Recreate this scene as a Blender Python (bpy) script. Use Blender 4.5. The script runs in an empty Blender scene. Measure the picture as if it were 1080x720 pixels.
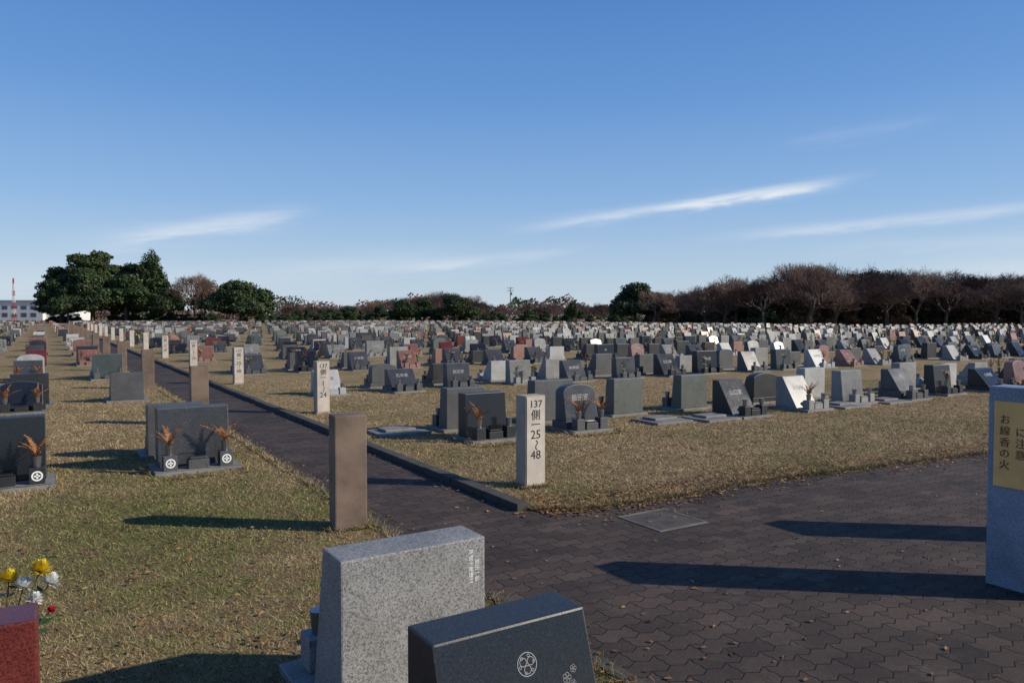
import bpy, bmesh, math, random
import numpy as np
from mathutils import Vector, Matrix
random.seed(7); rng = np.random.default_rng(7)
scene = bpy.context.scene
COL = scene.collection
PH = math.radians(31.7); SU, CU = math.sin(PH), math.cos(PH)
# site frame: u runs along the paved path (away), v runs along the grave rows (to the right)
def W(u, v, z=0.0):
    return Vector((-SU*u + CU*v, CU*u + SU*v, z))
PERIOD = 6.5
SUN_AZ = math.atan2(.992, -.125)      # clockwise from +Y
SUN_EL = math.radians(26.7)

# ------------------------------------------------------------------ materials
def new_mat(name):
    m = bpy.data.materials.new(name); m.use_nodes = True
    nt = m.node_tree
    return m, nt, nt.nodes['Principled BSDF']
def ramp(nt, fac, stops):
    r = nt.nodes.new('ShaderNodeValToRGB')
    cr = r.color_ramp
    while len(cr.elements) < len(stops): cr.elements.new(.5)
    for e, (p, c) in zip(cr.elements, stops):
        e.position = p; e.color = (c[0], c[1], c[2], 1)
    nt.links.new(fac, r.inputs[0]); return r.outputs[0]
def noise(nt, vec, scale, detail=3, rough=.55, dist=0):
    n = nt.nodes.new('ShaderNodeTexNoise'); n.inputs['Scale'].default_value = scale
    n.inputs['Detail'].default_value = detail; n.inputs['Roughness'].default_value = rough
    n.inputs['Distortion'].default_value = dist
    if vec is not None: nt.links.new(vec, n.inputs['Vector'])
    return n.outputs['Fac']
def mix(nt, fac, a, b, mode='MIX'):
    n = nt.nodes.new('ShaderNodeMix'); n.data_type = 'RGBA'; n.blend_type = mode
    for s, v in ((n.inputs[0], fac), (n.inputs[6], a), (n.inputs[7], b)):
        if isinstance(v, bpy.types.NodeSocket): nt.links.new(v, s)
        elif isinstance(v, (int, float)): s.default_value = v
        else: s.default_value = (v[0], v[1], v[2], 1)
    return n.outputs[2]
def mth(nt, op, a, b=None, c=None, clamp=False):
    n = nt.nodes.new('ShaderNodeMath'); n.operation = op; n.use_clamp = clamp
    for i, v in enumerate((a, b, c)):
        if v is None: continue
        if isinstance(v, (int, float)): n.inputs[i].default_value = v
        else: nt.links.new(v, n.inputs[i])
    return n.outputs[0]
def bump(nt, bs, h, strength=.3, dist=.01):
    b = nt.nodes.new('ShaderNodeBump'); b.inputs['Strength'].default_value = strength
    b.inputs['Distance'].default_value = dist
    nt.links.new(h, b.inputs['Height']); nt.links.new(b.outputs[0], bs.inputs['Normal'])
def objcoord(nt, rnd=True):
    t = nt.nodes.new('ShaderNodeTexCoord')
    if not rnd: return t.outputs['Object']
    o = nt.nodes.new('ShaderNodeObjectInfo')
    a = nt.nodes.new('ShaderNodeVectorMath'); a.operation = 'ADD'
    mul = mth(nt, 'MULTIPLY', o.outputs['Random'], 37.0)
    nt.links.new(t.outputs['Object'], a.inputs[0]); nt.links.new(mul, a.inputs[1])
    return a.outputs[0]

def granite(name, base, fleck, rough, flecks=.5, weather=.35):
    m, nt, bs = new_mat(name)
    v = objcoord(nt)
    n1 = noise(nt, v, 130, 2, .7)
    c = ramp(nt, n1, [(0.36, fleck), (.5, base), (.72, [min(1, x*1.35+.01) for x in base])])
    n2 = noise(nt, v, 330, 1, .5)
    f = ramp(nt, n2, [(.60, (0, 0, 0)), (.66, (flecks,)*3)])
    c = mix(nt, f, c, [min(.7, x*1.8+.05) for x in base])
    n3 = noise(nt, v, 3.0, 6, .7)
    w = ramp(nt, n3, [(.3, (1-weather, 1-weather*1.02, 1-weather*1.08)), (.62, (1.0, 1.0, 1.0))])
    c = mix(nt, 1.0, c, w, 'MULTIPLY')
    nt.links.new(c, bs.inputs['Base Color'])
    r = mth(nt, 'MULTIPLY_ADD', n3, .22, rough-.08, clamp=True)
    nt.links.new(r, bs.inputs['Roughness'])
    if rough > .35: bump(nt, bs, n1, .25, .003)
    return m
def plain(name, col, rough=.6, var=.25, scale=8, metal=0, bmp=0):
    m, nt, bs = new_mat(name)
    v = objcoord(nt); n = noise(nt, v, scale, 4, .6)
    c = ramp(nt, n, [(.3, [x*(1-var) for x in col]), (.7, [min(1, x*(1+var*.6)) for x in col])])
    nt.links.new(c, bs.inputs['Base Color']); bs.inputs['Roughness'].default_value = rough
    bs.inputs['Metallic'].default_value = metal
    if bmp: bump(nt, bs, noise(nt, v, scale*12, 3), bmp, .004)
    return m
def leafmat(name, c1, c2, c3, rough=.6, clump=.6):
    m, nt, bs = new_mat(name)
    g = nt.nodes.new('ShaderNodeNewGeometry')
    c = ramp(nt, g.outputs['Random Per Island'], [(0, c1), (.5, c2), (1, c3)])
    n = noise(nt, objcoord(nt), clump, 3, .6)
    w = ramp(nt, n, [(.35, (.5, .5, .5)), (.62, (1.15, 1.15, 1.15))])
    c = mix(nt, 1.0, c, w, 'MULTIPLY')
    nt.links.new(c, bs.inputs['Base Color']); bs.inputs['Roughness'].default_value = rough
    bs.inputs['Specular IOR Level'].default_value = .25
    return m

STONES = {
 'black': (granite('granite_black_rough', (.026,.027,.030), (.012,.012,.014), .42, .12),
           granite('granite_black_polished', (.013,.014,.017), (.008,.008,.010), .14, .08, .2)),
 'dark':  (granite('granite_dark_rough', (.078,.08,.084), (.03,.032,.035), .5),
           granite('granite_dark_polished', (.05,.052,.058), (.02,.021,.024), .2, .35)),
 'mid':   (granite('granite_grey_rough', (.26,.255,.245), (.09,.09,.09), .6),
           granite('granite_grey_polished', (.19,.19,.185), (.07,.07,.07), .28)),
 'light': (granite('granite_light_rough', (.38,.38,.365), (.18,.18,.18), .6, .5, .3),
           granite('granite_light_polished', (.40,.40,.39), (.2,.2,.2), .34, .5, .2)),
 'rose':  (granite('granite_rose_rough', (.28,.15,.115), (.13,.065,.05), .5),
           granite('granite_rose_polished', (.20,.09,.07), (.09,.045,.035), .22)),
 'red':   (granite('granite_red_rough', (.15,.028,.022), (.06,.012,.010), .35, .2),
           granite('granite_red_polished', (.12,.022,.02), (.05,.01,.009), .14, .2)),
 'green': (granite('granite_green_rough', (.09,.10,.09), (.04,.05,.045), .5),
           granite('granite_green_polished', (.06,.073,.068), (.025,.032,.03), .2, .3)),
}
M_SLAB = granite('base_slab_granite', (.22,.21,.195), (.11,.11,.10), .7, .4, .5)
M_STEEL = plain('vase_steel', (.3,.3,.31), .35, .2, 8, .9)
M_PAINTL = plain('engraving_light', (.32,.32,.31), .6, .1)
M_PAINTD = plain('engraving_dark', (.08,.08,.08), .6, .1)
M_CONC = plain('concrete', (.14,.125,.105), .85, .35, 6, 0, .3)
M_POSTB = plain('post_brown', (.16,.11,.08), .75, .4, 4, 0, .4)
M_POSTT = plain('post_tan', (.36,.30,.24), .75, .2, 5, 0, .3)
M_POSTF = plain('post_sign_face', (.50,.44,.37), .6, .22, 6)
M_INK = plain('sign_ink', (.02,.02,.02), .6, .1)
M_PETY = plain('petal_yellow', (.8,.6,.03), .6, .2)
M_PETW = plain('petal_white', (.8,.8,.76), .6, .1)
M_PETR = plain('petal_red', (.45,.025,.03), .6, .2)
M_PETP = plain('petal_pink', (.55,.2,.28), .6, .2)
M_LEAF = plain('bouquet_leaf', (.05,.09,.03), .5, .4)
M_FERN = plain('dry_fern', (.32,.14,.05), .7, .4, 20)
M_KERB = plain('kerb_concrete', (.065,.055,.045), .85, .4, 5, 0, .4)
M_BARK = plain('bark', (.085,.065,.052), .9, .4, 3, 0, .4)
M_TWIG = leafmat('cherry_twigs', (.11,.07,.056), (.155,.097,.077), (.20,.13,.10), .9, .3)
M_EVER = leafmat('evergreen_foliage', (.018,.034,.012), (.034,.058,.018), (.062,.088,.027), .55, .5)
M_PINE = leafmat('pine_needles', (.026,.044,.013), (.048,.07,.02), (.08,.105,.032), .6, .4)
M_RUST = leafmat('russet_foliage', (.10,.05,.03), (.15,.08,.042), (.09,.085,.035), .7, .5)

# grass ground
def lawn_factor(nt, v):
    big = noise(nt, v, .42, 5, .65); med = noise(nt, v, 4, 6, .75)
    s = mth(nt, 'ADD', mth(nt, 'MULTIPLY', big, .6), mth(nt, 'MULTIPLY', med, .4))
    # the strip beside the near end of the path keeps more green
    vm = nt.nodes.new('ShaderNodeVectorMath'); vm.operation = 'DISTANCE'
    nt.links.new(v, vm.inputs[0]); p = W(5.4, .7); vm.inputs[1].default_value = (p.x, p.y, 0)
    g = mth(nt, 'MULTIPLY', mth(nt, 'EXPONENT', mth(nt, 'MULTIPLY', mth(nt, 'MULTIPLY', vm.outputs['Value'], vm.outputs['Value']), -.13)), .095)
    return mth(nt, 'ADD', mth(nt, 'SUBTRACT', s, .02), g), med
def ground_mat():
    m, nt, bs = new_mat('winter_lawn')
    v = objcoord(nt, False)
    s, med = lawn_factor(nt, v)
    fine = noise(nt, v, 75, 4, .8)
    dry = ramp(nt, fine, [(.3, (.12,.078,.04)), (.5, (.31,.22,.118)), (.72, (.47,.355,.20))])
    grn = ramp(nt, fine, [(.3, (.05,.055,.018)), (.5, (.15,.15,.05)), (.72, (.27,.25,.10))])
    f = ramp(nt, s, [(.48, (0,0,0)), (.60, (.9,.9,.9))])
    c = mix(nt, f, dry, grn)
    w = ramp(nt, med, [(.32, (.55,.52,.5)), (.56, (1.0,1.0,1.0)), (.7, (1.12,1.1,1.08))])
    c = mix(nt, 1.0, c, w, 'MULTIPLY')
    bare = noise(nt, v, 1.7, 6, .7)
    c = mix(nt, ramp(nt, bare, [(.56, (0,0,0)), (.68, (.7,.7,.7))]), c, (.18,.12,.072))
    nt.links.new(c, bs.inputs['Base Color']); bs.inputs['Roughness'].default_value = .95
    bs.inputs['Specular IOR Level'].default_value = .1
    bump(nt, bs, fine, .7, .025)
    return m
M_GROUND = ground_mat()
def paving_mat():
    m, nt, bs = new_mat('interlocking_pavers')
    v = objcoord(nt, False)
    sx = nt.nodes.new('ShaderNodeSeparateXYZ'); nt.links.new(v, sx.inputs[0])
    pp = mth(nt, 'PINGPONG', sx.outputs[0], .0575)
    y = mth(nt, 'MULTIPLY_ADD', pp, .55, sx.outputs[1])
    ppy = mth(nt, 'PINGPONG', sx.outputs[1], .03)
    x = mth(nt, 'MULTIPLY_ADD', ppy, .3, sx.outputs[0])
    cb = nt.nodes.new('ShaderNodeCombineXYZ'); nt.links.new(x, cb.inputs[0]); nt.links.new(y, cb.inputs[1])
    b = nt.nodes.new('ShaderNodeTexBrick'); nt.links.new(cb.outputs[0], b.inputs['Vector'])
    b.inputs['Scale'].default_value = 1; b.inputs['Brick Width'].default_value = .23
    b.inputs['Row Height'].default_value = .115; b.inputs['Mortar Size'].default_value = .006
    b.inputs['Mortar Smooth'].default_value = .5; b.offset = .5
    b.inputs['Color1'].default_value = (.040,.030,.025,1); b.inputs['Color2'].default_value = (.078,.056,.045,1)
    b.inputs['Mortar'].default_value = (.016,.013,.011,1)
    n = noise(nt, v, 1.2, 5, .7); n2 = noise(nt, v, 140, 3, .7)
    c = mix(nt, 1.0, b.outputs['Color'], ramp(nt, n, [(.3, (.6,.6,.6)), (.7, (1.35,1.28,1.2))]), 'MULTIPLY')
    c = mix(nt, 1.0, c, ramp(nt, n2, [(.3, (.6,.6,.6)), (.7, (1.4,1.35,1.3))]), 'MULTIPLY')
    n3 = noise(nt, v, 3.5, 6, .75)
    c = mix(nt, ramp(nt, n3, [(.53, (0,0,0)), (.76, (.5,.5,.5))]), c, (.14,.11,.085))
    nt.links.new(c, bs.inputs['Base Color']); bs.inputs['Roughness'].default_value = .85
    bs.inputs['Specular IOR Level'].default_value = .3
    h = mth(nt, 'SUBTRACT', mth(nt, 'MULTIPLY', n2, .3), b.outputs['Fac'])
    bump(nt, bs, h, .7, .008)
    return m
M_PAVE = paving_mat()

# ------------------------------------------------------------------ mesh helpers
class MB:
    def __init__(s): s.v = []; s.f = []; s.m = []
    def add(s, vs, fs, mat=0):
        o = len(s.v); s.v.extend(vs)
        for f in fs: s.f.append([i+o for i in f]); s.m.append(mat)
    def box(s, x0, x1, y0, y1, z0, z1, mat=0):
        s.add([(x0,y0,z0),(x1,y0,z0),(x1,y1,z0),(x0,y1,z0),(x0,y0,z1),(x1,y0,z1),(x1,y1,z1),(x0,y1,z1)],
              [(0,3,2,1),(4,5,6,7),(0,1,5,4),(1,2,6,5),(2,3,7,6),(3,0,4,7)], mat)
    def tube(s, p, q, r0, r1, n=5, mat=0):
        p = Vector(p); q = Vector(q); d = (q-p)
        if d.length < 1e-6: return
        d.normalize(); a = d.orthogonal().normalized(); b = d.cross(a)
        vs = []
        for c, r in ((p, r0), (q, r1)):
            for i in range(n):
                t = 2*math.pi*i/n; w = c + a*(math.cos(t)*r) + b*(math.sin(t)*r); vs.append((w.x, w.y, w.z))
        s.add(vs, [(i, (i+1) % n, n+(i+1) % n, n+i) for i in range(n)], mat)
    def mesh(s, name, mats):
        me = bpy.data.meshes.new(name); me.from_pydata(s.v, [], s.f)
        for m in mats: me.materials.append(m)
        me.polygons.foreach_set('material_index', s.m); me.update(); return me
def put(name, me, loc=(0,0,0), rz=0, parent=None, scale=1):
    o = bpy.data.objects.new(name, me); COL.objects.link(o)
    o.location = loc; o.rotation_euler = (0, 0, rz)
    if parent: o.parent = parent
    if scale != 1: o.scale = (scale,)*3 if isinstance(scale, (int, float)) else scale
    return o

def bm_solid(bm, outline, yf, yb, mf, mb, bev=.006):
    """outline (x,z) counter-clockwise seen from the front (-y)"""
    fv = [bm.verts.new((x, yf(z), z)) for x, z in outline]
    bv = [bm.verts.new((x, yb(z), z)) for x, z in outline]
    n = len(outline); fs = []
    f = bm.faces.new(fv); f.material_index = mf; fs.append(f)
    f = bm.faces.new(bv[::-1]); f.material_index = mb; fs.append(f)
    for i in range(n):
        j = (i+1) % n
        f = bm.faces.new((fv[j], fv[i], bv[i], bv[j])); f.material_index = mb; fs.append(f)
    if bev:
        bm.normal_update()
        es = list({e for f in fs for e in f.edges if e.calc_face_angle(0) > .35})
        bmesh.ops.bevel(bm, geom=es, offset=bev, segments=2, affect='EDGES', profile=.6)
def rect(x0, x1, z0, z1): return [(x0,z0),(x1,z0),(x1,z1),(x0,z1)]
def bm_box(bm, x0, x1, y0, y1, z0, z1, mat=0, bev=.005):
    bm_solid(bm, rect(x0,x1,z0,z1), lambda z: y0, lambda z: y1, mat, mat, bev)
def lin(z0, y0, z1, y1): return lambda z: y0 + (y1-y0)*(z-z0)/(z1-z0)

# kind -> (plinth?, z0, z1, y front bottom, y front top, width)
KINDS = {
 'wedge': (False, .04, .56, -.44, -.13, .54),
 'low':   (True, .12, .48, -.42, -.14, .62),
 'block': (False, .04, .60, -.25, -.19, .60),
 'wide':  (False, .04, .64, -.25, -.19, .70),
 'arch':  (True, .14, .64, -.26, -.17, .56),
 'desk':  (True, .18, .57, -.40, -.15, .56),
 'wave':  (True, .12, .56, -.30, -.16, .62),
 'fg_black': (False, .04, .62, -.36, -.175, .57),
 'fg_grey': (False, .04, .66, -.34, -.21, .64),
}
def gravestone_mesh(kind, colour):
    body, pol = STONES[colour]
    pl, z0, z1, yb0, yt, w0 = KINDS[kind]
    hw = w0/2; yv = yb0-.17; vx = hw-.08
    bm = bmesh.new()
    bm_box(bm, -hw-.07, hw+.07, yv-.11, .05, -.03, .04, 2)
    if pl: bm_box(bm, -hw-.04, hw+.04, yb0-.04, .02, .041, z0-.001, 0)
    if kind == 'arch':
        out = [(-hw, z0), (hw, z0)]
        for i in range(9):
            t = math.pi*i/8; out.append((hw*math.cos(t), z1-.11+.11*math.sin(t)))
    elif kind == 'wave':
        out = [(-hw, z0), (hw, z0), (hw, z1-.07)]
        for i in range(1, 8):
            x = hw - 2*hw*i/8; out.append((x, z1-.07+.07*math.sin(math.pi*i/8)**.7))
        out.append((-hw, z1-.07))
    else: out = rect(-hw, hw, z0+.001, z1)
    bm_solid(bm, out, lin(z0, yb0, z1, yt), lambda z: 0.0, 1, 0, .008)
    for sx in (-1, 1):
        bm_box(bm, sx*vx-.065, sx*vx+.065, yv-.065, yv+.065, .041, .19, 0)
        r = bmesh.ops.create_cone(bm, cap_ends=True, segments=12, radius1=.032, radius2=.042, depth=.10,
             matrix=Matrix.Translation((sx*vx, yv, .242)))
        for v in r['verts']:
            for f in v.link_faces: f.material_index = 3
    bm_box(bm, -.10, .10, yv-.06, yv+.07, .041, .13, 0)
    bm_box(bm, -.08, .08, yv-.05, yv+.05, .132, .155, 1)
    me = bpy.data.meshes.new('gravestone_%s_%s' % (kind, colour)); bm.to_mesh(me); bm.free()
    for m in (body, pol, M_SLAB, M_STEEL): me.materials.append(m)
    return me
MESHC = {}
def gm(kind, colour):
    if (kind, colour) not in MESHC: MESHC[(kind, colour)] = gravestone_mesh(kind, colour)
    return MESHC[(kind, colour)]

def text_mesh(s, size, mat, ext=.0015, spacing=1.0):
    cu = bpy.data.curves.new('txt', 'FONT'); cu.body = s; cu.size = size; cu.extrude = ext
    cu.align_x = 'CENTER'; cu.align_y = 'CENTER'; cu.resolution_u = 2; cu.space_line = spacing
    o = bpy.data.objects.new('txt', cu); COL.objects.link(o)
    dg = bpy.context.evaluated_depsgraph_get(); dg.update()
    me = bpy.data.meshes.new_from_object(o.evaluated_get(dg))
    bpy.data.objects.remove(o); me.materials.clear(); me.materials.append(mat); return me
NAMES = ["飯田家", "高橋家", "鈴木家", "長谷川", "和", "大塚家", "山口家", "石井家", "小林家"]
TXT = {k: [text_mesh(n, .10, M_PAINTL if k == 'l' else M_PAINTD) for n in NAMES] for k in 'ld'}
def add_ring(b, cx, cy, r0, r1, th, n=28):
    vs = []
    for r in (r0, r1):
        for z in (0, th):
            for i in range(n):
                t = 2*math.pi*i/n; vs.append((cx+r*math.cos(t), cy+r*math.sin(t), z))
    fs = []
    for i in range(n):
        j = (i+1) % n
        fs += [(n+i, n+j, 3*n+j, 3*n+i), (i, j, n+j, n+i), (2*n+j, 2*n+i, 3*n+i, 3*n+j)]
    b.add(vs, fs)
def ring_mesh(r0, r1, mat, th=.003, petals=3):
    b = MB(); add_ring(b, 0, 0, r0, r1, th)
    for k in range(petals):
        a = 2*math.pi*k/petals + math.pi/2; pv = []
        for i in range(12):
            t = 2*math.pi*i/12
            x = r0*.48 + r0*.36*math.cos(t); y = r0*(.27)*math.sin(t)
            pv.append((x*math.cos(a)-y*math.sin(a), x*math.sin(a)+y*math.cos(a), th))
        b.add(pv, [tuple(range(12))])
    return b.mesh('crest', [mat])

# flowers -----------------------------------------------------------
def blossom(b, r, tip, ax, R, mc, n):
    a = ax.orthogonal().normalized(); c = ax.cross(a)
    for j in range(n):
        ph = r.uniform(0, 6.28); th = r.uniform(.05, 1.8)
        d = ax*math.cos(th) + (a*math.cos(ph)+c*math.sin(ph))*math.sin(th)
        s = d.cross(ax); s = (s.normalized() if s.length > 1e-3 else a)*.0055
        e = tip + d*R*r.uniform(.8, 1.1); mm = tip + d*R*.6
        b.add([tuple(tip), tuple(mm+s), tuple(e), tuple(mm-s)], [(0, 1, 2, 3)], mc)
def stem_leaves(b, r, p0, tip):
    b.tube(p0, tip, .003, .003, 3, 0)
    for j in range(9):
        q = p0.lerp(tip, r.uniform(.35, .95)); a2 = r.uniform(0, 6.28); l = r.uniform(.03, .06)
        e = q + Vector((math.cos(a2)*l, math.sin(a2)*l, r.uniform(-.01, .03)))
        s = Vector((-math.sin(a2), math.cos(a2), .3))*.012; mid = (q+e)/2
        b.add([tuple(q), tuple(mid+s), tuple(e), tuple(mid-s)], [(0, 1, 2, 3)], 0)
FM_ = [M_LEAF, M_PETY, M_PETW, M_PETR, M_PETP, M_FERN]
def flower_mesh(kind, seed):
    r = random.Random(seed); b = MB()
    cols = {'yw': [1, 1, 2, 3], 'rp': [3, 4, 3], 'mix': [1, 4, 2, 3]}
    if kind == 'fern':
        for k in range(7):
            az = r.uniform(0, 6.28); lean = r.uniform(.15, .7); L = r.uniform(.2, .34)
            p = Vector((0, 0, 0)); d = Vector((math.cos(az)*lean, math.sin(az)*lean, 1)).normalized()
            for i in range(12):
                q = p + d*(L/12); b.tube(p, q, .003, .0025, 3, 5)
                side = d.cross(Vector((0, 0, 1))).normalized()
                for sgn in (-1, 1):
                    for jj in range(2):
                        l = .045*(1-i/14)*r.uniform(.7, 1.2)
                        e = q + side*sgn*l + d*l*.6 + Vector((0, 0, r.uniform(-.01, .01)))
                        u = d*.008
                        b.add([tuple(q-u), tuple(q+u), tuple(e)], [(0, 1, 2)], 5)
                p = q; d = (d + Vector((math.cos(az)*.06, math.sin(az)*.06, -.05))).normalized()
        return b.mesh('dry_fern', FM_)
    for k in range(7):
        az = r.uniform(0, 6.28); lean = r.uniform(.0, .5); L = r.uniform(.14, .27)
        tip = Vector((math.cos(az)*lean*L, math.sin(az)*lean*L, L))
        stem_leaves(b, r, Vector((0, 0, -.02)), tip)
        blossom(b, r, tip, (tip.normalized() + Vector((0, 0, .4))).normalized(), r.uniform(.024, .036), r.choice(cols[kind]), 54)
    return b.mesh('bouquet_'+kind, FM_)
FLW = [flower_mesh('yw', 1), flower_mesh('rp', 2), flower_mesh('mix', 3), flower_mesh('fern', 4), flower_mesh('fern', 5)]

def add_text(parent, kind, me, x=0, z=None, fr=.62):
    pl, z0, z1, yb0, yt, w0 = KINDS[kind]
    z = z0 + (z1-z0)*fr if z is None else z
    y = yb0 + (yt-yb0)*(z-z0)/(z1-z0); th = math.atan2(yt-yb0, z1-z0)
    o = bpy.data.objects.new('family_name_engraving', me); COL.objects.link(o); o.parent = parent
    o.location = (x, y-.001, z); o.rotation_euler = (math.pi/2-th, 0, 0)
    return o
def grave(kind, colour, u, v, facing, flowers=None, text=None, vary=0):
    """facing -1: towards -u (the road), +1: away"""
    rz = PH if facing < 0 else PH+math.pi
    sc = (1+random.uniform(-vary, vary), 1+random.uniform(-vary, vary), 1+random.uniform(-vary*1.5, vary*.7))
    o = put('gravestone', gm(kind, colour), W(u, v), rz + random.uniform(-.015, .015), None, sc)
    if text is not None:
        add_text(o, kind, TXT['d' if colour in ('light',) else 'l'][text % len(NAMES)])
    if flowers:
        K = KINDS[kind]
        for sx, f in zip((-1, 1), flowers):
            if f is not None: put('flowers_in_vase', FLW[f], (sx*(K[5]/2-.08), K[3]-.17, .28), random.uniform(0, 6), o)
    return o

# ------------------------------------------------------------------ ground
b = MB(); b.add([(-1500,-600,0),(1500,-600,0),(1500,2500,0),(-1500,2500,0)], [(0,1,2,3)])
put('ground', b.mesh('ground', [M_GROUND]))
EDGE = [(3.38,5.16),(3.75,4.97),(4.6,4.87),(5.8,4.92),(9.2,4.56),(14,4.2),(40,3.4),(90,2)]
def edge(v):
    for (a, b_), (c, d) in zip(EDGE, EDGE[1:]):
        if v <= c: return b_ + (d-b_)*(max(v, a)-a)/(c-a)
    return 2
# paving: local x=v, y=u
b = MB()
b.add([(2.2,-3,.004),(3.26,-3,.004),(3.26,150,.004),(2.2,150,.004)], [(0,1,2,3)])
vs = []; k = 0; v = 3.26
while v < 88:
    j = .05*math.sin(v*5.1)+.035*math.sin(v*13.7+1)+random.uniform(-.03, .03)
    e = edge(v) + (j if v > 3.6 else 0)
    vs += [(v, -3, .004), (v, e, .004)]; k += 1
    v += .07 if v < 16 else 1.5
b.add(vs, [(2*i, 2*i+2, 2*i+3, 2*i+1) for i in range(k-1)])
put('brick_paved_path', b.mesh('brick_paved_path', [M_PAVE]), (0,0,0), PH)
# kerb stones along the path
bm = bmesh.new()
u = 5.2
while u < 90:
    L = .6 if u < 30 else 6
    dz = random.uniform(-.006, .006); dx = random.uniform(-.004, .004)
    bm_box(bm, 3.26+dx, 3.38+dx, u+.004, u+L-.004, -.02, .065+dz, 0, .008 if u < 25 else 0)
    u += L
me = bpy.data.meshes.new('kerb'); bm.to_mesh(me); bm.free(); me.materials.append(M_KERB)
put('kerb', me, (0,0,0), PH)
bm = bmesh.new()
u = -3
while u < 90:
    L = .6 if u < 30 else 6
    bm_box(bm, 2.12, 2.2, u+.004, u+L-.004, -.02, .012, 0, .004 if u < 12 else 0)
    u += L
me = bpy.data.meshes.new('kerb_edging'); bm.to_mesh(me); bm.free(); me.materials.append(M_KERB)
put('kerb', me, (0,0,0), PH)

# drain cover
bm = bmesh.new()
for x0, x1, y0, y1 in ((-.25,.25,-.25,-.225),(-.25,.25,.225,.25),(-.25,-.225,-.2245,.2245),(.225,.25,-.2245,.2245)):
    bm_box(bm, x0, x1, y0, y1, -.02, .006, 0, .002)
bm_box(bm, -.22,.22,-.22,.22,-.02,.004,1,.002)
for sx in (-.13, .13): bm_box(bm, sx-.02, sx+.02, -.012, .012, .0045, .008, 0, .001)
me = bpy.data.meshes.new('drain_cover'); bm.to_mesh(me); bm.free(); me.materials.append(M_CONC)
me.materials.append(plain('drain_lid', (.078,.062,.048), .85, .5, 7, 0, .6))
put('drain_cover', me, W(4.4, 4.1, .004), PH)

# ------------------------------------------------------------------ marker posts
def post_mesh(mats):
    bm = bmesh.new(); bm_box(bm, -.11,.11,-.085,.085,-.03,.86,0,.01)
    me = bpy.data.meshes.new('post'); bm.to_mesh(me); bm.free()
    for m in mats: me.materials.append(m)
    return me
PB = post_mesh([M_POSTB]); PT = post_mesh([M_POSTT])
b = MB(); b.box(-.098,.098,-.0895,-.0855,.03,.845); FACE = b.mesh('sign_face', [M_POSTF])
D137 = text_mesh("137", .095, M_INK); DK = [text_mesh(t, .105, M_INK) for t in ("側", "一", "〜")]
def numpost(u, v, a, c, detail=True):
    o = put('row_marker_post', PT, W(u, v), PH)
    put('sign_face', FACE, (0,0,0), 0, o)
    if detail:
        for me, z in ((D137, .78), (DK[0], .675), (DK[1], .585), (text_mesh(a, .115, M_INK), .495), (DK[2], .40), (text_mesh(c, .115, M_INK), .305)):
            t = put('lettering', me, (0,-.0905,z), 0, o); t.rotation_euler = (math.pi/2, 0, 0)
            if me is DK[2]: t.rotation_euler = (math.pi/2, math.pi/2, 0)
    return o
for k in range(14):
    put('row_marker_post', PB, W(5.5+6.45*k, 1.94), PH + (-0.06 if k == 0 else 0), None, (1.12,1,1))
    numpost(5.95+6.3*k, 3.88, str(25 - 24*(k % 2)), str(48 - 24*(k % 2)), k < 5)
for k in range(3, 16):
    put('row_marker_post', PB, W(6+6.45*k, -13.2), PH)
    put('row_marker_post', PB, W(6+6.45*k, -15), PH)

# ------------------------------------------------------------------ graves, near
placed = set()
def rc(side=1): return random.choices(['black','dark','mid','light','rose','green','red'], [30,30,14,9,6,6,3] if side > 0 else [27,27,15,8,11,6,5])[0]
def rk(): return random.choices(['wedge','block','arch','desk','wave','wide','low'], [32,24,7,13,8,6,16])[0]
def rf():
    x = random.random()
    if x < .45: return None
    a = random.choice([0,1,2,3,4,1,2]); return (a, a if random.random() < .7 else None)
# hand placed: foreground pair back to back
g = grave('fg_black', 'black', 2.2, 1.25, -1)
b = MB(); add_ring(b, 0, 0, .034, .0365, .0006)
for k in range(3):
    a = 2*math.pi*k/3 + .5; add_ring(b, .016*math.cos(a), .016*math.sin(a), .0115, .0135, .0006, 16)
for k in range(6):
    a = 2*math.pi*k/6 + .2; add_ring(b, .0265*math.cos(a), .0265*math.sin(a), .0035, .0052, .0006, 8)
c = add_text(g, 'fg_black', b.mesh('crest', [M_PAINTL]), x=.03, z=.50); c.name = 'family_crest'
b = MB()
for cx, cy, R_ in ((0,0,.016),(.03,.022,.012),(.022,-.02,.010)):
    for k in range(5):
        a = 2*math.pi*k/5; add_ring(b, cx+R_*.6*math.cos(a), cy+R_*.6*math.sin(a), R_*.36, R_*.5, .0005, 10)
c = add_text(g, 'fg_black', b.mesh('flower_engraving', [plain('engraving_grey', (.2,.2,.2), .6)]), x=.17, z=.43); c.name = 'flower_engraving'
g = grave('fg_grey', 'mid', 2.79, 1.27, +1)
t = put('stonemason_inscription', text_mesh("平\n成\n十\n年\n建\n立", .024, M_PETW, .0006, 1.0), (-.25, .0008, .54), 0, g)
t.rotation_euler = (math.pi/2, 0, math.pi)
t = put('stonemason_inscription', text_mesh("飯\n田\n一\n郎", .024, M_PETW, .0006, 1.0), (-.28, .0008, .52), 0, g)
t.rotation_euler = (math.pi/2, 0, math.pi)
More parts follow.
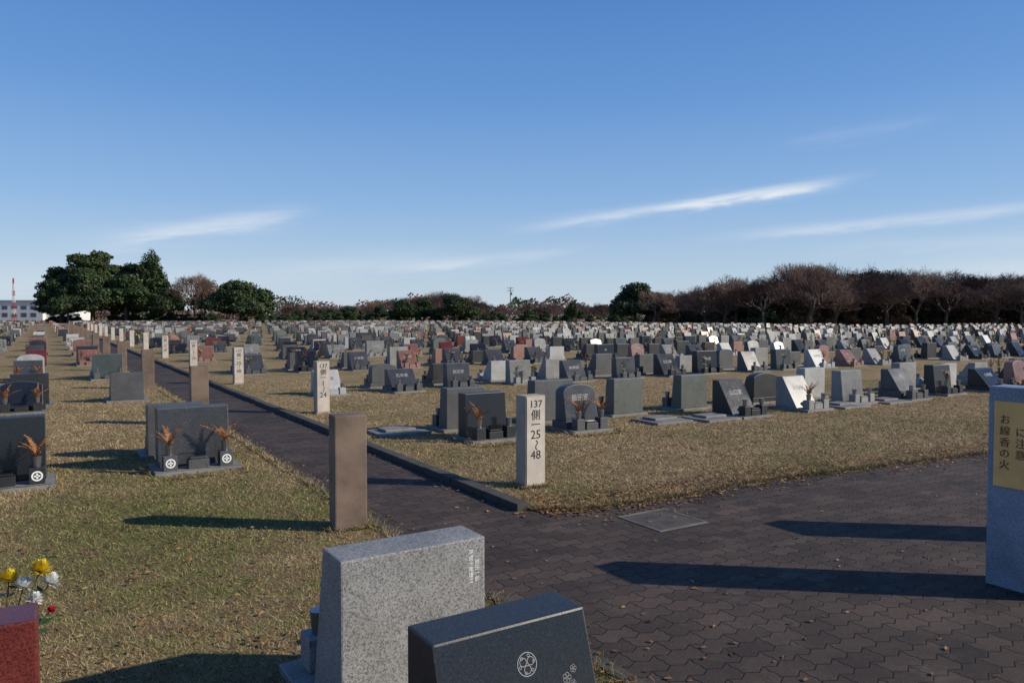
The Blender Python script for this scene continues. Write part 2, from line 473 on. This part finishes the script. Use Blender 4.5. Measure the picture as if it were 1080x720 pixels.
# red stone with chrysanthemums, bottom left, faces away
grave('block', 'red', 2.93, -.335, +1)
b = MB(); r = random.Random(3); p0 = W(3.35, -.16, .27)
for u_, v_, z_, mc, R_, n_ in ((3.42,-.03,.615,1,.050,260),(3.47,-.13,.585,1,.046,240),(3.43,-.085,.56,2,.044,220),(3.43,.0,.56,2,.046,230),(3.40,.0,.46,3,.026,80),(3.5,-.2,.57,1,.044,220),(3.38,-.05,.52,2,.036,150)):
    tip = W(u_, v_, z_); stem_leaves(b, r, p0, tip); blossom(b, r, tip, (tip-p0).normalized(), R_, mc, n_)
put('chrysanthemum_bouquet', b.mesh('chrysanthemum_bouquet', FM_))
grave('block', 'dark', 2.2, -.25, -1)
# first full row pair, left of the path
ring = ring_mesh(.033, .047, M_PETW, .002, 4)
for args in (('wide', 'dark', 8.75, 1.33, -1, (3, 4)), ('wide', 'black', 8.75, -.35, -1, (2, 3))):
    g = grave(*args)
    for sx in (-1, 1):
        c = put('vase_crest', ring, (sx*.27, -.4865, .115), 0, g); c.rotation_euler = (math.pi/2, 0, 0)
grave('block', 'dark', 9.32, 1.27, +1)
grave('wedge', 'black', 9.32, -.35, +1)
# first row, right
R1 = [(4.88,-1,'block','black',None,(3,None)),(5.0,1,'block','dark',None,None),(6.4,-1,'arch','dark',0,(3,4)),
      (6.5,1,'wide','dark',None,None),(7.95,1,'block','green',None,None),(9.5,-1,'wedge','black',6,None),(9.4,1,'block','green',None,None),
      (11.05,-1,'wedge','mid',5,(3,None)),(11.2,1,'wave','black',None,None),(12.6,-1,'block','mid',None,None),(12.6,1,'block','light',None,None),
      (14.1,-1,'desk','dark',4,None),(15.6,-1,'block','black',None,(2,None)),(15.7,1,'block','mid',None,None)]
for v, fc, k, c, tx, fl in R1:
    grave(k, c, 8.75 if fc < 0 else 9.32, v, fc, fl, tx)
    placed.add((fc, round((v-4.85)/1.55)))
placed.add((-1, 2)); placed.add((1, 6))
# bare base slabs in the lawn
bm = bmesh.new(); bm_box(bm, -.36,.36,-.3,.3,-.02,.035,0,.008); bm_box(bm,-.22,.22,-.1,.2,.036,.07,0,.008)
me = bpy.data.meshes.new('slab'); bm.to_mesh(me); bm.free(); me.materials.append(M_SLAB)
for u, v in ((8.55, 7.95), (9.6, 4.1), (8.35, 8.8), (8.3, 12.0), (8.3, 13.3)):
    put('empty_grave_slab', me, W(u, v), PH)

FIELD_R = lambda x, y: y < (108 if x > 40 else 108 + (40-x)*1.5 if x > -15 else 190) and y < 178
far = MB(); FM = []
cols = list(STONES)
for c in cols: FM += [STONES[c][0], STONES[c][1]]
FM += [M_SLAB, M_PETY, M_PETR, M_LEAF, M_PETW]
def far_stone(u, v, fc, detail):
    c = random.choices(cols, [27,28,19,11,6,4,5] if v > 6 else [24,25,16,9,13,8,5])[0]; ci = cols.index(c)*2
    w = random.uniform(.50,.68)/2; h = random.uniform(.44,.64); yb = -random.uniform(.24,.42); yt = random.uniform(-.2,-.12)
    def T(p):
        x, y, z = p
        if fc > 0: x, y = -x, -y
        q = W(u+y, v+x, z); return (q.x, q.y, q.z)
    P = [(-.36,-.65,0),(.36,-.65,0),(.36,.05,0),(-.36,.05,0),(-.36,-.65,.04),(.36,-.65,.04),(.36,.05,.04),(-.36,.05,.04)]
    if detail: far.add([T(p) for p in P], [(4,5,6,7),(0,1,5,4),(3,0,4,7),(1,2,6,5),(2,3,7,6)], len(cols)*2)
    P = [(-w,yb,.041),(w,yb,.041),(w,0,.041),(-w,0,.041),(-w,yt,h),(w,yt,h),(w,0,h),(-w,0,h)]
    Q = [T(p) for p in P]
    far.add(Q, [(4,5,6,7),(1,2,6,5),(2,3,7,6),(3,0,4,7),(0,1,5,4)], ci)
    if detail:
        for sx in (-.22,.22):
            P = [(sx-.06,yb-.2,.04),(sx+.06,yb-.2,.04),(sx+.06,yb-.08,.04),(sx-.06,yb-.08,.04),(sx-.06,yb-.2,.25),(sx+.06,yb-.2,.25),(sx+.06,yb-.08,.25),(sx-.06,yb-.08,.25)]
            far.add([T(p) for p in P], [(4,5,6,7),(0,1,5,4),(3,0,4,7),(1,2,6,5),(2,3,7,6)], ci)
    if random.random() < .45:
        for sx in (-.22, .22):
            mi = len(cols)*2 + random.choice([1,2,2,3,4])
            for j in range(7):
                a = random.uniform(0,6.28); l = .12; z = random.uniform(.24,.46); x = sx+random.uniform(-.08,.08); y = yb-.15+random.uniform(-.08,.08)
                far.add([T((x,y,z)),T((x+l*math.cos(a)*.6,y+l*math.sin(a)*.6,z+.02)),T((x,y,z+.13))], [(0,1,2)], mi if j % 2 else len(cols)*2+3)
for n in range(1, 32):
    if n in (9, 18): continue
    for side, v0, dv, cnt in ((1, 4.85, 1.55, 94), (-1, 1.3, -1.55, 45)):
        for k in range(cnt):
            if side > 0 and k % 27 == 26: continue
            if side < 0 and k in (9, 10): continue
            v = v0 + dv*k
            for fc in (-1, 1):
                if side > 0 and n == 1 and (fc, k) in placed: continue
                if side < 0 and n == 1 and k < 2: continue
                u = 2.2+PERIOD*n + (.05 if fc < 0 else .6)
                p = W(u, v); D = p.y
                if D < 4 or not FIELD_R(p.x, p.y): continue
                if abs(p.x)/D > .95 and D > 12 or p.x/D > 1.3: continue
                if random.random() > (.94 if D > 25 else .9): continue
                vv = v + random.uniform(-.08,.08); uu = u + random.uniform(-.07,.07)
                if D < 42:
                    fl = rf() if fc < 0 else (rf() if random.random() < .5 else None)
                    tx = random.randrange(9) if (D < 30 and fc < 0 and v > 2 and random.random() < .5) else None
                    grave(rk(), rc(1 if v > 6 else -1), uu, vv, fc, fl, tx, .08)
                else:
                    far_stone(uu, vv, fc, D < 80)
put('distant_gravestones', far.mesh('distant_gravestones', FM))

# ------------------------------------------------------------------ sign pillars
bm = bmesh.new(); bm_box(bm, -.1,.1,-.19,.19,-.02,1.185,0,.012)
PIL = bpy.data.meshes.new('pillar'); bm.to_mesh(PIL); bm.free()
PIL.materials.append(granite('pillar_granite', (.22,.26,.33), (.13,.15,.19), .5))
M_BOARD = plain('sign_board_cream', (.80,.46,.15), .5, .15, 6)
M_INKB = plain('ink_brown', (.14,.045,.015), .6)
for (u, v) in ((2.15, 4.88), (2.25, 6.6)):
    o = put('sign_pillar', PIL, W(u, v), PH)
    b = MB(); b.box(-.112,-.102,-.15,.15,.60,1.10); put('sign_board', b.mesh('sign_board', [M_BOARD]), (0,0,0), 0, o)
    for i, s in enumerate(("お線香の火", "に注意", "霊園事務所")):
        t = put('lettering', text_mesh("\n".join(s), .06, M_INKB, .001, 1.1), (-.1135, .09-i*.085, .86), 0, o)
        t.rotation_euler = (math.pi/2, 0, -math.pi/2)

# ------------------------------------------------------------------ grass blades & leaves
def blades(name, N, mats):
    r = rng; out = []; tot = 0
    while tot < N:
        m = 200000
        D = 2.0*np.exp(r.random(m)*math.log(19/2.0)); a = r.uniform(-.85, .82, m)
        x = D*a; y = D
        u = -SU*x + CU*y; v = CU*x + SU*y
        ev = np.interp(v, [e[0] for e in EDGE], [e[1] for e in EDGE])
        ok = (v < 2.12+.16*r.random(m)**2) | ((v > 3.37) & (u > ev - .12*r.random(m)**2))
        P = np.stack([x[ok], y[ok]], 1); out.append(P); tot += len(P)
    P = np.concatenate(out)[:N]; H = r.uniform(.005, .024, N)
    # rougher tufts along kerbs, post feet and slab edges
    ex = []; 
    m = 9000; u = 1.0+r.random(m)**1.6*20; ex.append((u, 2.10+np.abs(r.normal(0,.03,m))))
    u = 5.2+r.random(m)**1.6*20; ex.append((u, 3.40+np.abs(r.normal(0,.03,m))))
    v = 3.4+r.random(m)**1.4*9; ex.append((np.interp(v, [e[0] for e in EDGE], [e[1] for e in EDGE])+np.abs(r.normal(0,.06,m)), v))
    for pu, pv, hx, hy in ((5.5,1.94,.13,.09),(5.95,3.88,.12,.09),(8.4,1.33,.43,.4),(8.4,4.88,.38,.38),(8.4,6.4,.36,.38),(3.0,1.27,.4,.3),(8.35,-.35,.43,.4)):
        m = 700; t = r.integers(0, 4, m); q = r.uniform(-1, 1, m); o = np.abs(r.normal(0,.015,m))+.005
        vv = np.where(t == 0, -hx-o, np.where(t == 1, hx+o, q*hx)); uu = np.where(t == 2, -hy-o, np.where(t == 3, hy+o, q*hy))
        ex.append((pu+uu, pv+vv))
    U = np.concatenate([e[0] for e in ex]); Vv = np.concatenate([e[1] for e in ex])
    P = np.concatenate([P, np.stack([-SU*U+CU*Vv, CU*U+SU*Vv], 1)]); H = np.concatenate([H, r.uniform(.012, .05, len(U))])
    n = len(P)
    D = P[:,1]; s = np.clip(D/5, .7, 2.0)
    ang = r.uniform(0, 6.283, n); w = .0028*s; h = H*np.clip(s, 1, 1.3)
    la = r.uniform(0, 6.283, n); ll = h*r.uniform(.4, 2.2, n)
    V = np.zeros((n, 3, 3))
    V[:,0,0] = P[:,0]-np.cos(ang)*w; V[:,0,1] = P[:,1]-np.sin(ang)*w
    V[:,1,0] = P[:,0]+np.cos(ang)*w; V[:,1,1] = P[:,1]+np.sin(ang)*w
    V[:,2,0] = P[:,0]+np.cos(la)*ll; V[:,2,1] = P[:,1]+np.sin(la)*ll; V[:,2,2] = h
    me = bpy.data.meshes.new(name); me.vertices.add(n*3); me.vertices.foreach_set('co', V.ravel())
    me.loops.add(n*3); me.loops.foreach_set('vertex_index', np.arange(n*3, dtype=np.int32))
    me.polygons.add(n); me.polygons.foreach_set('loop_start', np.arange(0, n*3, 3, dtype=np.int32))
    me.polygons.foreach_set('loop_total', np.full(n, 3, dtype=np.int32))
    me.update(calc_edges=True); me.validate()
    me.materials.append(mats); return put(name, me)
def grassblade_mat():
    m, nt, bs = new_mat('grass_blades')
    g = nt.nodes.new('ShaderNodeNewGeometry'); R = g.outputs['Random Per Island']
    v = objcoord(nt, False)
    s, med = lawn_factor(nt, v)
    dry = ramp(nt, R, [(0, (.22,.15,.075)), (.5, (.41,.305,.165)), (1, (.57,.445,.265))])
    grn = ramp(nt, R, [(0, (.075,.085,.025)), (.5, (.18,.18,.06)), (1, (.34,.31,.13))])
    f = ramp(nt, s, [(.48, (0,0,0)), (.60, (.9,.9,.9))])
    c = mix(nt, f, dry, grn)
    w = ramp(nt, med, [(.32, (.62,.6,.58)), (.56, (1.0,1.0,1.0))])
    c = mix(nt, 1.0, c, w, 'MULTIPLY')
    nt.links.new(c, bs.inputs['Base Color']); bs.inputs['Roughness'].default_value = .9
    bs.inputs['Specular IOR Level'].default_value = .05
    return m
blades('grass', 280000, grassblade_mat())
# fallen leaves
lb = MB()
def leaf(x, y, z, s):
    a = random.uniform(0, 6.28); ca, sa = math.cos(a), math.sin(a); t = random.uniform(-.4,.4)
    pts = [(-1,0,0),(-.3,-.5,.15),(.5,-.4,.2),(1,0,0),(.4,.45,.25),(-.4,.5,.1)]
    lb.add([(x+s*(p*ca-q*sa), y+s*(p*sa+q*ca), z+s*abs(r_+t*q)) for p, q, r_ in pts], [(0,1,2,3),(0,3,4,5)], 0)
for i in range(5200):
    v = 3.4 + 10*random.random()**1.5; e = edge(v); u = e + random.gauss(.14, .20)
    p = W(u, v); leaf(p.x, p.y, .012 if u < e else .022, random.uniform(.010,.024))
for i in range(5000):
    D = 2.5*math.exp(random.random()*math.log(6)); a = random.uniform(-.8,.8); x = a*D
    u, v = -SU*x+CU*D, CU*x+SU*D
    pv = 2.2 < v and (v < 3.3 or u < edge(v))
    if pv and random.random() > .12: continue
    leaf(x, D, .01 if pv else .018, random.uniform(.008,.022))
for i in range(900):
    u = random.uniform(5, 30); v = random.choice([3.2, 2.25]) + random.gauss(0, .07); p = W(u, v); leaf(p.x, p.y, .012, random.uniform(.01,.024))
put('fallen_leaves', lb.mesh('fallen_leaves', [leafmat('fallen_leaf', (.12,.05,.02), (.26,.13,.05), (.38,.24,.10), .7, 3)]))

# ------------------------------------------------------------------ trees
def bare_tree(seed, H=8.6, spread=1.0, name='bare_cherry_tree'):
    r = random.Random(seed); b = MB()
    def rd(s=1): return Vector((r.gauss(0,s), r.gauss(0,s), r.gauss(0,s)))
    def grow(p, d, L, rad, lev):
        n = 3 if lev < 3 else 2
        q = p
        for i in range(n):
            d = (d + rd(.13) + Vector((0,0,.05))).normalized()
            q2 = q + d*(L/n); r1 = rad*(1-.3*(i+1)/n)
            if lev < 5: b.tube(q, q2, rad*(1-.3*i/n), r1, 6 if lev < 2 else 3, 0 if lev < 3 else 1)
            else:
                s = d.orthogonal().normalized()*max(rad, .012)
                b.add([tuple(q-s), tuple(q+s), tuple(q2+s*.6), tuple(q2-s*.6)], [(0,1,2,3)], 1)
            if lev >= 5:
                for k in range(3):
                    dd = (d + rd(.6)).normalized(); e = q2 + dd*L*.8; s = dd.orthogonal().normalized()*.014
                    b.add([tuple(q2-s), tuple(q2+s), tuple(e)], [(0,1,2)], 1)
            q = q2
        if lev == 6: return
        nc = 4 if lev == 0 else 3
        base = r.uniform(0, 6.28)
        for k in range(nc):
            a = base + 6.28*k/nc + r.uniform(-.4,.4); o = d.orthogonal().normalized(); o = Matrix.Rotation(a, 3, d) @ o
            ang = r.uniform(.45,.95)*spread if lev < 2 else r.uniform(.3,.85)
            dd = (d*math.cos(ang) + o*math.sin(ang)).normalized()
            if dd.z < -.1: dd.z *= -.5
            grow(q, dd, L*r.uniform(.66,.88), rad*.62, lev+1)
    grow(Vector((0,0,-.1)), Vector((r.uniform(-.1,.1), r.uniform(-.1,.1), 1)).normalized(), 1.8, .22, 0)
    zmax = max(v[2] for v in b.v); k = H/zmax
    b.v = [(x*k, y*k, z*k) for x, y, z in b.v]
    return b.mesh(name, [M_BARK, M_TWIG])
def lobes_tree(seed, lobes, trunk, leaf_s, dens, mat, name):
    r = random.Random(seed); b = MB()
    for (p, q, r0, r1) in trunk: b.tube(p, q, r0, r1, 6, 0)
    for (cx,cy,cz,rx,ry,rz) in lobes:
        n = int(dens*(rx*ry+ry*rz+rx*rz))
        if trunk:
            b.tube(trunk[-1][1], (cx,cy,cz), trunk[-1][3]*.6, .04, 4, 0)
        for i in range(n):
            d = Vector((r.gauss(0,1), r.gauss(0,1), r.gauss(0,1))).normalized()
            k = r.uniform(.62,1.0) + (.12*r.random() if r.random() < .2 else 0)
            k *= 1 + .12*math.sin(d.x*5+cx)+.1*math.sin(d.y*6+cz*2)+.1*math.sin(d.z*7+cy)
            p = Vector((cx+d.x*rx*k, cy+d.y*ry*k, cz+d.z*rz*k))
            if p.z < .05: continue
            nn = (d + Vector((r.gauss(0,.7), r.gauss(0,.7), r.gauss(0,.7)+.3))).normalized()
            a = nn.orthogonal().normalized(); a = Matrix.Rotation(r.uniform(0,6.28), 3, nn) @ a; c = nn.cross(a)
            s = leaf_s*r.uniform(.6,1.3)
            b.add([tuple(p-a*s), tuple(p+c*s*.5), tuple(p+a*s), tuple(p-c*s*.5)], [(0,1,2,3)], 1)
    return b.mesh(name, [M_BARK, mat])
def evergreen(seed, H, Wd, mat=M_EVER, leaf_s=.2, dens=170, name='evergreen_tree', low=.12, nl=11):
    r = random.Random(seed); L = []
    for i in range(nl):
        a = i*2.4 + r.uniform(-.5,.5); t = r.random(); rr = Wd*.5*(.15+.5*r.random())
        z = H*(low+.22 + .5*t); k = 1-.45*t
        L.append((math.cos(a)*rr*k, math.sin(a)*rr*k, z, Wd*r.uniform(.17,.27)*k+.2, Wd*r.uniform(.17,.27)*k+.2, H*r.uniform(.13,.2)))
    L.append((0,0,H*.82,Wd*.2,Wd*.2,H*.17))
    return lobes_tree(seed, L, [((0,0,-.1),(.1,0,H*.25),.035*H,.028*H),((.1,0,H*.25),(0,.1,H*.5),.028*H,.018*H)], leaf_s, dens, mat, name)
def pine(seed, H, Wd):
    r = random.Random(seed); L = []
    for i in range(20):
        t = i/19; a = i*2.4+r.uniform(-.4,.4); rr = Wd*.42*(1-.6*t)*r.uniform(.5,1)
        z = H*(.25+.68*t)
        L.append((math.cos(a)*rr, math.sin(a)*rr, z, Wd*.23*(1-.35*t), Wd*.23*(1-.35*t), H*.075))
    return lobes_tree(seed, L, [((0,0,-.1),(.3,.1,H*.35),.03*H,.024*H),((.3,.1,H*.35),(.1,0,H*.7),.024*H,.012*H)], .3, 90, M_PINE, 'pine_tree')

BT = [bare_tree(s, 8.6, sp) for s, sp in ((11,1.0),(12,1.15),(13,.9),(14,1.05),(15,1.2))]
EV = [evergreen(21, 7, 9), evergreen(22, 6, 7), evergreen(23, 8, 8)]
RU = [evergreen(31, 8, 9, M_RUST, .22, 55, 'russet_tree')]
BUSH = [evergreen(41, 2.6, 4.5, M_EVER, .14, 240, 'evergreen_shrub', -.1), evergreen(42, 3.4, 5, M_EVER, .16, 220, 'evergreen_shrub', -.1)]
BUSHR = evergreen(43, 3.4, 5, M_RUST, .13, 190, 'russet_shrub', -.1)
rr = random.Random(5)
# cherry belt on the right
x = 24; TP = []
while x < 125:
    for row in range(5):
        X = x + rr.uniform(-2.4,2.4) + row*1.3; Y = 113 + row*6 + rr.uniform(-3,3) + max(0, 44-x)*.9
        prof = .70 + .32*min(1, max(0, (x-24)/22)) - .12*min(1, max(0, (x-76)/14))
        s = prof*rr.uniform(.74,1.14)*(1+.045*row)
        put('bare_cherry_tree', rr.choice(BT), (X, Y, 0), rr.uniform(0,6.28), None, (s*1.1, s*1.1, s))
        TP.append((X, Y, s))
    x += 5.2
for i in range(120):
    X = rr.uniform(26,125); put(*rr.choice((('evergreen_shrub', BUSH[0]), ('russet_shrub', BUSHR), ('russet_shrub', BUSHR))), (X, 117+rr.uniform(0,26)+max(0,44-X)*.9, 0), rr.uniform(0,6.28), None, rr.uniform(.8,1.6))
for X, Y, s in ((57,128,1.12),(62,131,1.22),(76,126,1.05),(84,130,1.05),(48,133,1.0),(94,131,.9)):
    put('russet_tree', RU[0], (X,Y,0), X, None, s)
for X, Y, s in ((66,124,.85),(72,128,.98),(39,130,.8),(92,126,.8),(53,126,.7)):
    put('evergreen_tree', EV[int(X) % 3], (X,Y,0), X, None, s)
# dark round tree and small conifer in the middle
put('evergreen_tree', EV[0], (22.6,140,0), .5, None, (1.25,1.25,1.12))
put('evergreen_tree', EV[1], (26.4,141,0), 1.5, None, (1.0,1.0,1.0))
put('evergreen_tree', EV[1], (12.0,150,0), .5, None, (.45,.45,.75))
# middle: low bare trees and clipped evergreens
x = -62
while x < 34:
    for row in range(3):
        X = x + rr.uniform(-3,3); Y = 205 + row*14 + rr.uniform(-5,5)
        t = math.exp(-((X+22)/12)**2)
        s = (.58+.5*t)*rr.uniform(.8,1.15)
        put('bare_cherry_tree', rr.choice(BT), (X,Y,0), rr.uniform(0,6.28), None, (s*1.2,s*1.2,s))
    x += 5.0
for X, Y, k, s in ((-27,190,0,.95),(-22,192,2,.9),(-14,188,0,1.15),(-10,190,1,.8),(-34,195,1,.8),(-42,196,0,.7),(-48,200,1,.7),(-53,198,1,.65),(6,198,1,.5),(-3,200,1,.45),(17,190,1,.6)):
    put('evergreen_tree', EV[k], (X,Y,0), X, None, (s,s,s*.85))
for i in range(60):
    X = rr.uniform(-62,36); put('evergreen_shrub', rr.choice(BUSH), (X, rr.uniform(184,204), 0), rr.uniform(0,6.28), None, rr.uniform(.5,1.0))
# left group
PN = [pine(51, 15, 16), pine(52, 13, 14)]
EB = [evergreen(53, 13, 16, M_EVER, .34, 75, nl=16), evergreen(54, 11, 15, M_EVER, .34, 75, nl=16)]
ROUND = evergreen(59, 9.4, 18, M_EVER, .32, 75, nl=22)
for me, X, Y, s in ((PN[0],-96,174,1.08),(PN[1],-104,176,.98),(PN[1],-90,178,1.05),(EB[0],-93,168,.9),(EB[1],-87,171,1.0),(EB[1],-101,170,.9),(EB[0],-82,174,.85),(EB[1],-78,172,.72),(ROUND,-60,168,1.0),(EB[1],-97,166,.75)):
    put('pine_tree' if me in PN else 'evergreen_tree', me, (X,Y,0), X, None, s)
put('evergreen_tree', evergreen(57, 15.5, 8, M_EVER, .3, 60), (-83,175,0), 1, None, (1.1,1.1,1.1))
b_t = bare_tree(58, 12, .8); put('bare_tree', b_t, (-73,176,0), 0, None, 1.0)
put('russet_tree', RU[0], (-72.5,179,0), 0, None, (1.1,1.1,1.3))
for i in range(34):
    X = rr.uniform(-106,-52); put('evergreen_shrub', rr.choice(BUSH), (X, rr.uniform(170,184), 0), rr.uniform(0,6.28), None, rr.uniform(.5,.95))

# distant mass of trees closing the horizon: one object
b = MB(); r = random.Random(77)
for i in range(60000):
    X = r.uniform(-330, 420); Y = 300 + r.uniform(0, 50)
    top = 7.0 + 2.0*math.sin(X*.11) + 1.3*math.sin(X*.31+1) + .8*math.sin(X*.9)
    if X < -110: top *= .55
    z = top*r.random()**.7 + .0; s = r.uniform(.35,.8)
    d = Vector((r.gauss(0,1), r.gauss(0,1), r.gauss(0,.6))).normalized(); a = d.orthogonal().normalized(); c = d.cross(a)
    p = Vector((X,Y,z)); mi = 0 if math.sin(X*.13+2)+math.sin(X*.37) < .7 else 1
    b.add([tuple(p-a*s), tuple(p+c*s*.5), tuple(p+a*s), tuple(p-c*s*.5)], [(0,1,2,3)], mi)
# brushwood behind the cherry belt
for X0, Y0, s0 in TP:
    if r.random() < .35: continue
    H = 8.0*s0*r.uniform(.8, 1.02)
    for i in range(650):
        d = Vector((r.gauss(0,1), r.gauss(0,1), r.gauss(0,1))).normalized()*r.random()**.4
        p = Vector((X0+1+d.x*4.2, Y0+14+d.y*4, H*.55+d.z*H*.45))
        t = (Vector((d.x*.5, d.y*.5, .9)) + Vector((r.gauss(0,.5), r.gauss(0,.5), r.gauss(0,.3)))).normalized()
        a = t.orthogonal().normalized()*.035; e = p + t*r.uniform(.5, 1.1)
        b.add([tuple(p-a), tuple(p+a), tuple(e)], [(0,1,2)], 0)
put('distant_treeline', b.mesh('distant_treeline', [M_TWIG, M_EVER]))

# ------------------------------------------------------------------ factory, mast, power pole
M_WALL = plain('factory_wall', (.62,.62,.6), .7, .1, .1); M_WIN = plain('window_glass', (.06,.08,.1), .2, .1)
M_ROOF = plain('factory_roof', (.3,.32,.34), .6, .1, .1)
e = bpy.data.objects.new('factory_building', None); COL.objects.link(e); e.location = (-172, 262, 0)
b = MB(); b.box(-22,10,0,14,0,6.6); b.box(10.01,20,2,14,0,4.8); put('walls', b.mesh('walls',[M_WALL]), (0,0,0), 0, e)
b = MB(); b.box(-22.4,10.3,-.4,14.4,6.6,7.0); b.box(10.4,20.4,1.6,14.4,4.8,5.1); put('roof', b.mesh('roof',[M_ROOF]), (0,0,0), 0, e)
b = MB()
for i in range(9):
    b.box(-20.5+i*3.3,-18.6+i*3.3,-.05,.02,3.8,5.0); b.box(-20.5+i*3.3,-18.6+i*3.3,-.05,.02,1.2,2.6)
put('windows', b.mesh('windows',[M_WIN]), (0,0,0), 0, e)
b = MB()
for i in range(7):
    z0, z1 = i*2, i*2+2; w0 = .5-.055*i; w1 = .5-.055*(i+1)
    for sx in (-1,1):
        for sy in (-1,1): b.tube((sx*w0,sy*w0,z0),(sx*w1,sy*w1,z1),.05,.05,4,i % 2)
        b.tube((sx*w0,-w0,z0),(-sx*w1,-w1,z1),.04,.04,4,i % 2); b.tube((w0,sx*w0,z0),(w1,-sx*w1,z1),.04,.04,4,i % 2)
put('radio_mast', b.mesh('radio_mast',[plain('mast_red',(.4,.05,.03)), M_WALL]), (-164,250,0))
b = MB(); b.tube((0,0,0),(0,0,10.5),.17,.11,8)
for z in (10.1, 9.3): b.box(-1,1,-.06,.06,z-.06,z+.06)
for z in (10.1, 9.3):
    for xx in (-.9,-.4,.4,.9): b.tube((xx,0,z+.06),(xx,0,z+.3),.05,.04,6)
b.tube((.3,-.3,8),(.3,-.3,8.8),.22,.22,10)
put('power_pole', b.mesh('power_pole',[M_CONC]), (-.5,235,0), .3)

# ------------------------------------------------------------------ sky
w = bpy.data.worlds.new('World'); scene.world = w; w.use_nodes = True
nt = w.node_tree; bg = nt.nodes['Background']
sky = nt.nodes.new('ShaderNodeTexSky'); sky.sky_type = 'NISHITA'; sky.sun_disc = False
sky.sun_elevation = SUN_EL; sky.sun_rotation = SUN_AZ
sky.altitude = 0; sky.air_density = 1.0; sky.dust_density = .3; sky.ozone_density = 2.5
tc = nt.nodes.new('ShaderNodeTexCoord'); sp = nt.nodes.new('ShaderNodeSeparateXYZ'); nt.links.new(tc.outputs['Generated'], sp.inputs[0])
az = mth(nt, 'ARCTAN2', sp.outputs[0], sp.outputs[1]); el = mth(nt, 'ARCSINE', sp.outputs[2])
R = math.radians
# clear winter air: elevation ramp (values x10 because the background strength is 0.1)
rp = ramp(nt, mth(nt, 'MULTIPLY', el, 1/R(90), clamp=True), [(0, (.57,.68,.80)), (.035, (.47,.62,.80)), (.09, (.28,.48,.79)), (.17, (.14,.33,.71)), (.27, (.07,.22,.59)), (.6, (.032,.12,.40)), (1, (.026,.095,.32))])
vs_ = nt.nodes.new('ShaderNodeVectorMath'); vs_.operation = 'SCALE'; vs_.inputs['Scale'].default_value = 10
nt.links.new(rp, vs_.inputs[0])
skyc = mix(nt, .82, sky.outputs[0], vs_.outputs[0])
cb = nt.nodes.new('ShaderNodeCombineXYZ')
nt.links.new(mth(nt, 'MULTIPLY', az, 9), cb.inputs[0])
nt.links.new(mth(nt, 'MULTIPLY', mth(nt, 'SUBTRACT', el, mth(nt, 'MULTIPLY', az, .1)), 70), cb.inputs[1])
nz = noise(nt, cb.outputs[0], 1.0, 6, .68, .5)
wob = mth(nt, 'MULTIPLY', mth(nt, 'SUBTRACT', nz, .5), 3.0)
def streak(a0, e0, a1, e1, th, amt):
    ca, ce = R(a0+a1)/2, R(e0+e1)/2; T = math.atan2(e1-e0, a1-a0); L = R(math.hypot(a1-a0, e1-e0))/2
    da = mth(nt, 'SUBTRACT', az, ca); de = mth(nt, 'SUBTRACT', el, ce)
    s = mth(nt, 'MULTIPLY', mth(nt, 'ADD', mth(nt, 'MULTIPLY', da, math.cos(T)), mth(nt, 'MULTIPLY', de, math.sin(T))), 1/L)
    t = mth(nt, 'MULTIPLY', mth(nt, 'SUBTRACT', mth(nt, 'MULTIPLY', de, math.cos(T)), mth(nt, 'MULTIPLY', da, math.sin(T))), 1/R(th))
    t = mth(nt, 'ADD', t, wob)
    s2 = mth(nt, 'POWER', mth(nt, 'ABSOLUTE', s), 4.0); t2 = mth(nt, 'MULTIPLY', t, t)
    g = mth(nt, 'EXPONENT', mth(nt, 'MULTIPLY', mth(nt, 'ADD', s2, t2), -1.0))
    return mth(nt, 'MULTIPLY', g, amt)
tot = None
for a in ((2.5,6.8,22.5,9.1,.42,.6),(11,7.9,22.5,9.1,.3,.45),(17,5.8,38,6.9,.35,.45),(-27,5.1,-16,7.4,.55,.5),(-30,4.6,-17,6.6,.8,.18),
          (-8,3.5,4,4.8,.34,.36),(-17,3.4,-3,4.2,.8,.26),(20,12,29,12.6,.5,.10),(22,4.6,40,4.8,.5,.2),(-40,2.2,-12,2.6,1.2,.2),(28,2.6,45,3.2,1.2,.45)):
    s = streak(*a); tot = s if tot is None else mth(nt, 'ADD', tot, s)
dens = mth(nt, 'MULTIPLY', tot, mth(nt, 'MULTIPLY_ADD', nz, 2.2, -.2), clamp=True)
col = mix(nt, dens, skyc, (7.4, 8.0, 8.8))
nt.links.new(col, bg.inputs['Color']); bg.inputs['Strength'].default_value = .1

sun = bpy.data.lights.new('sun', 'SUN'); sun.energy = 5.0; sun.angle = R(.5); sun.color = (1, .915, .78)
so = bpy.data.objects.new('sun', sun); COL.objects.link(so)
d = Vector((math.sin(SUN_AZ)*math.cos(SUN_EL), math.cos(SUN_AZ)*math.cos(SUN_EL), math.sin(SUN_EL)))
so.rotation_euler = d.to_track_quat('Z', 'Y').to_euler()

cam = bpy.data.cameras.new('camera'); cam.lens = 26.67; cam.sensor_width = 36; cam.clip_end = 4000; cam.clip_start = .05
co = bpy.data.objects.new('camera', cam); COL.objects.link(co)
co.location = (0, 0, 1.6); co.rotation_euler = (math.pi/2 - .03375, 0, 0)
scene.camera = co
scene.view_settings.view_transform = 'Standard'; scene.view_settings.look = 'None'; scene.view_settings.exposure = 0
print('objects', len(bpy.data.objects))
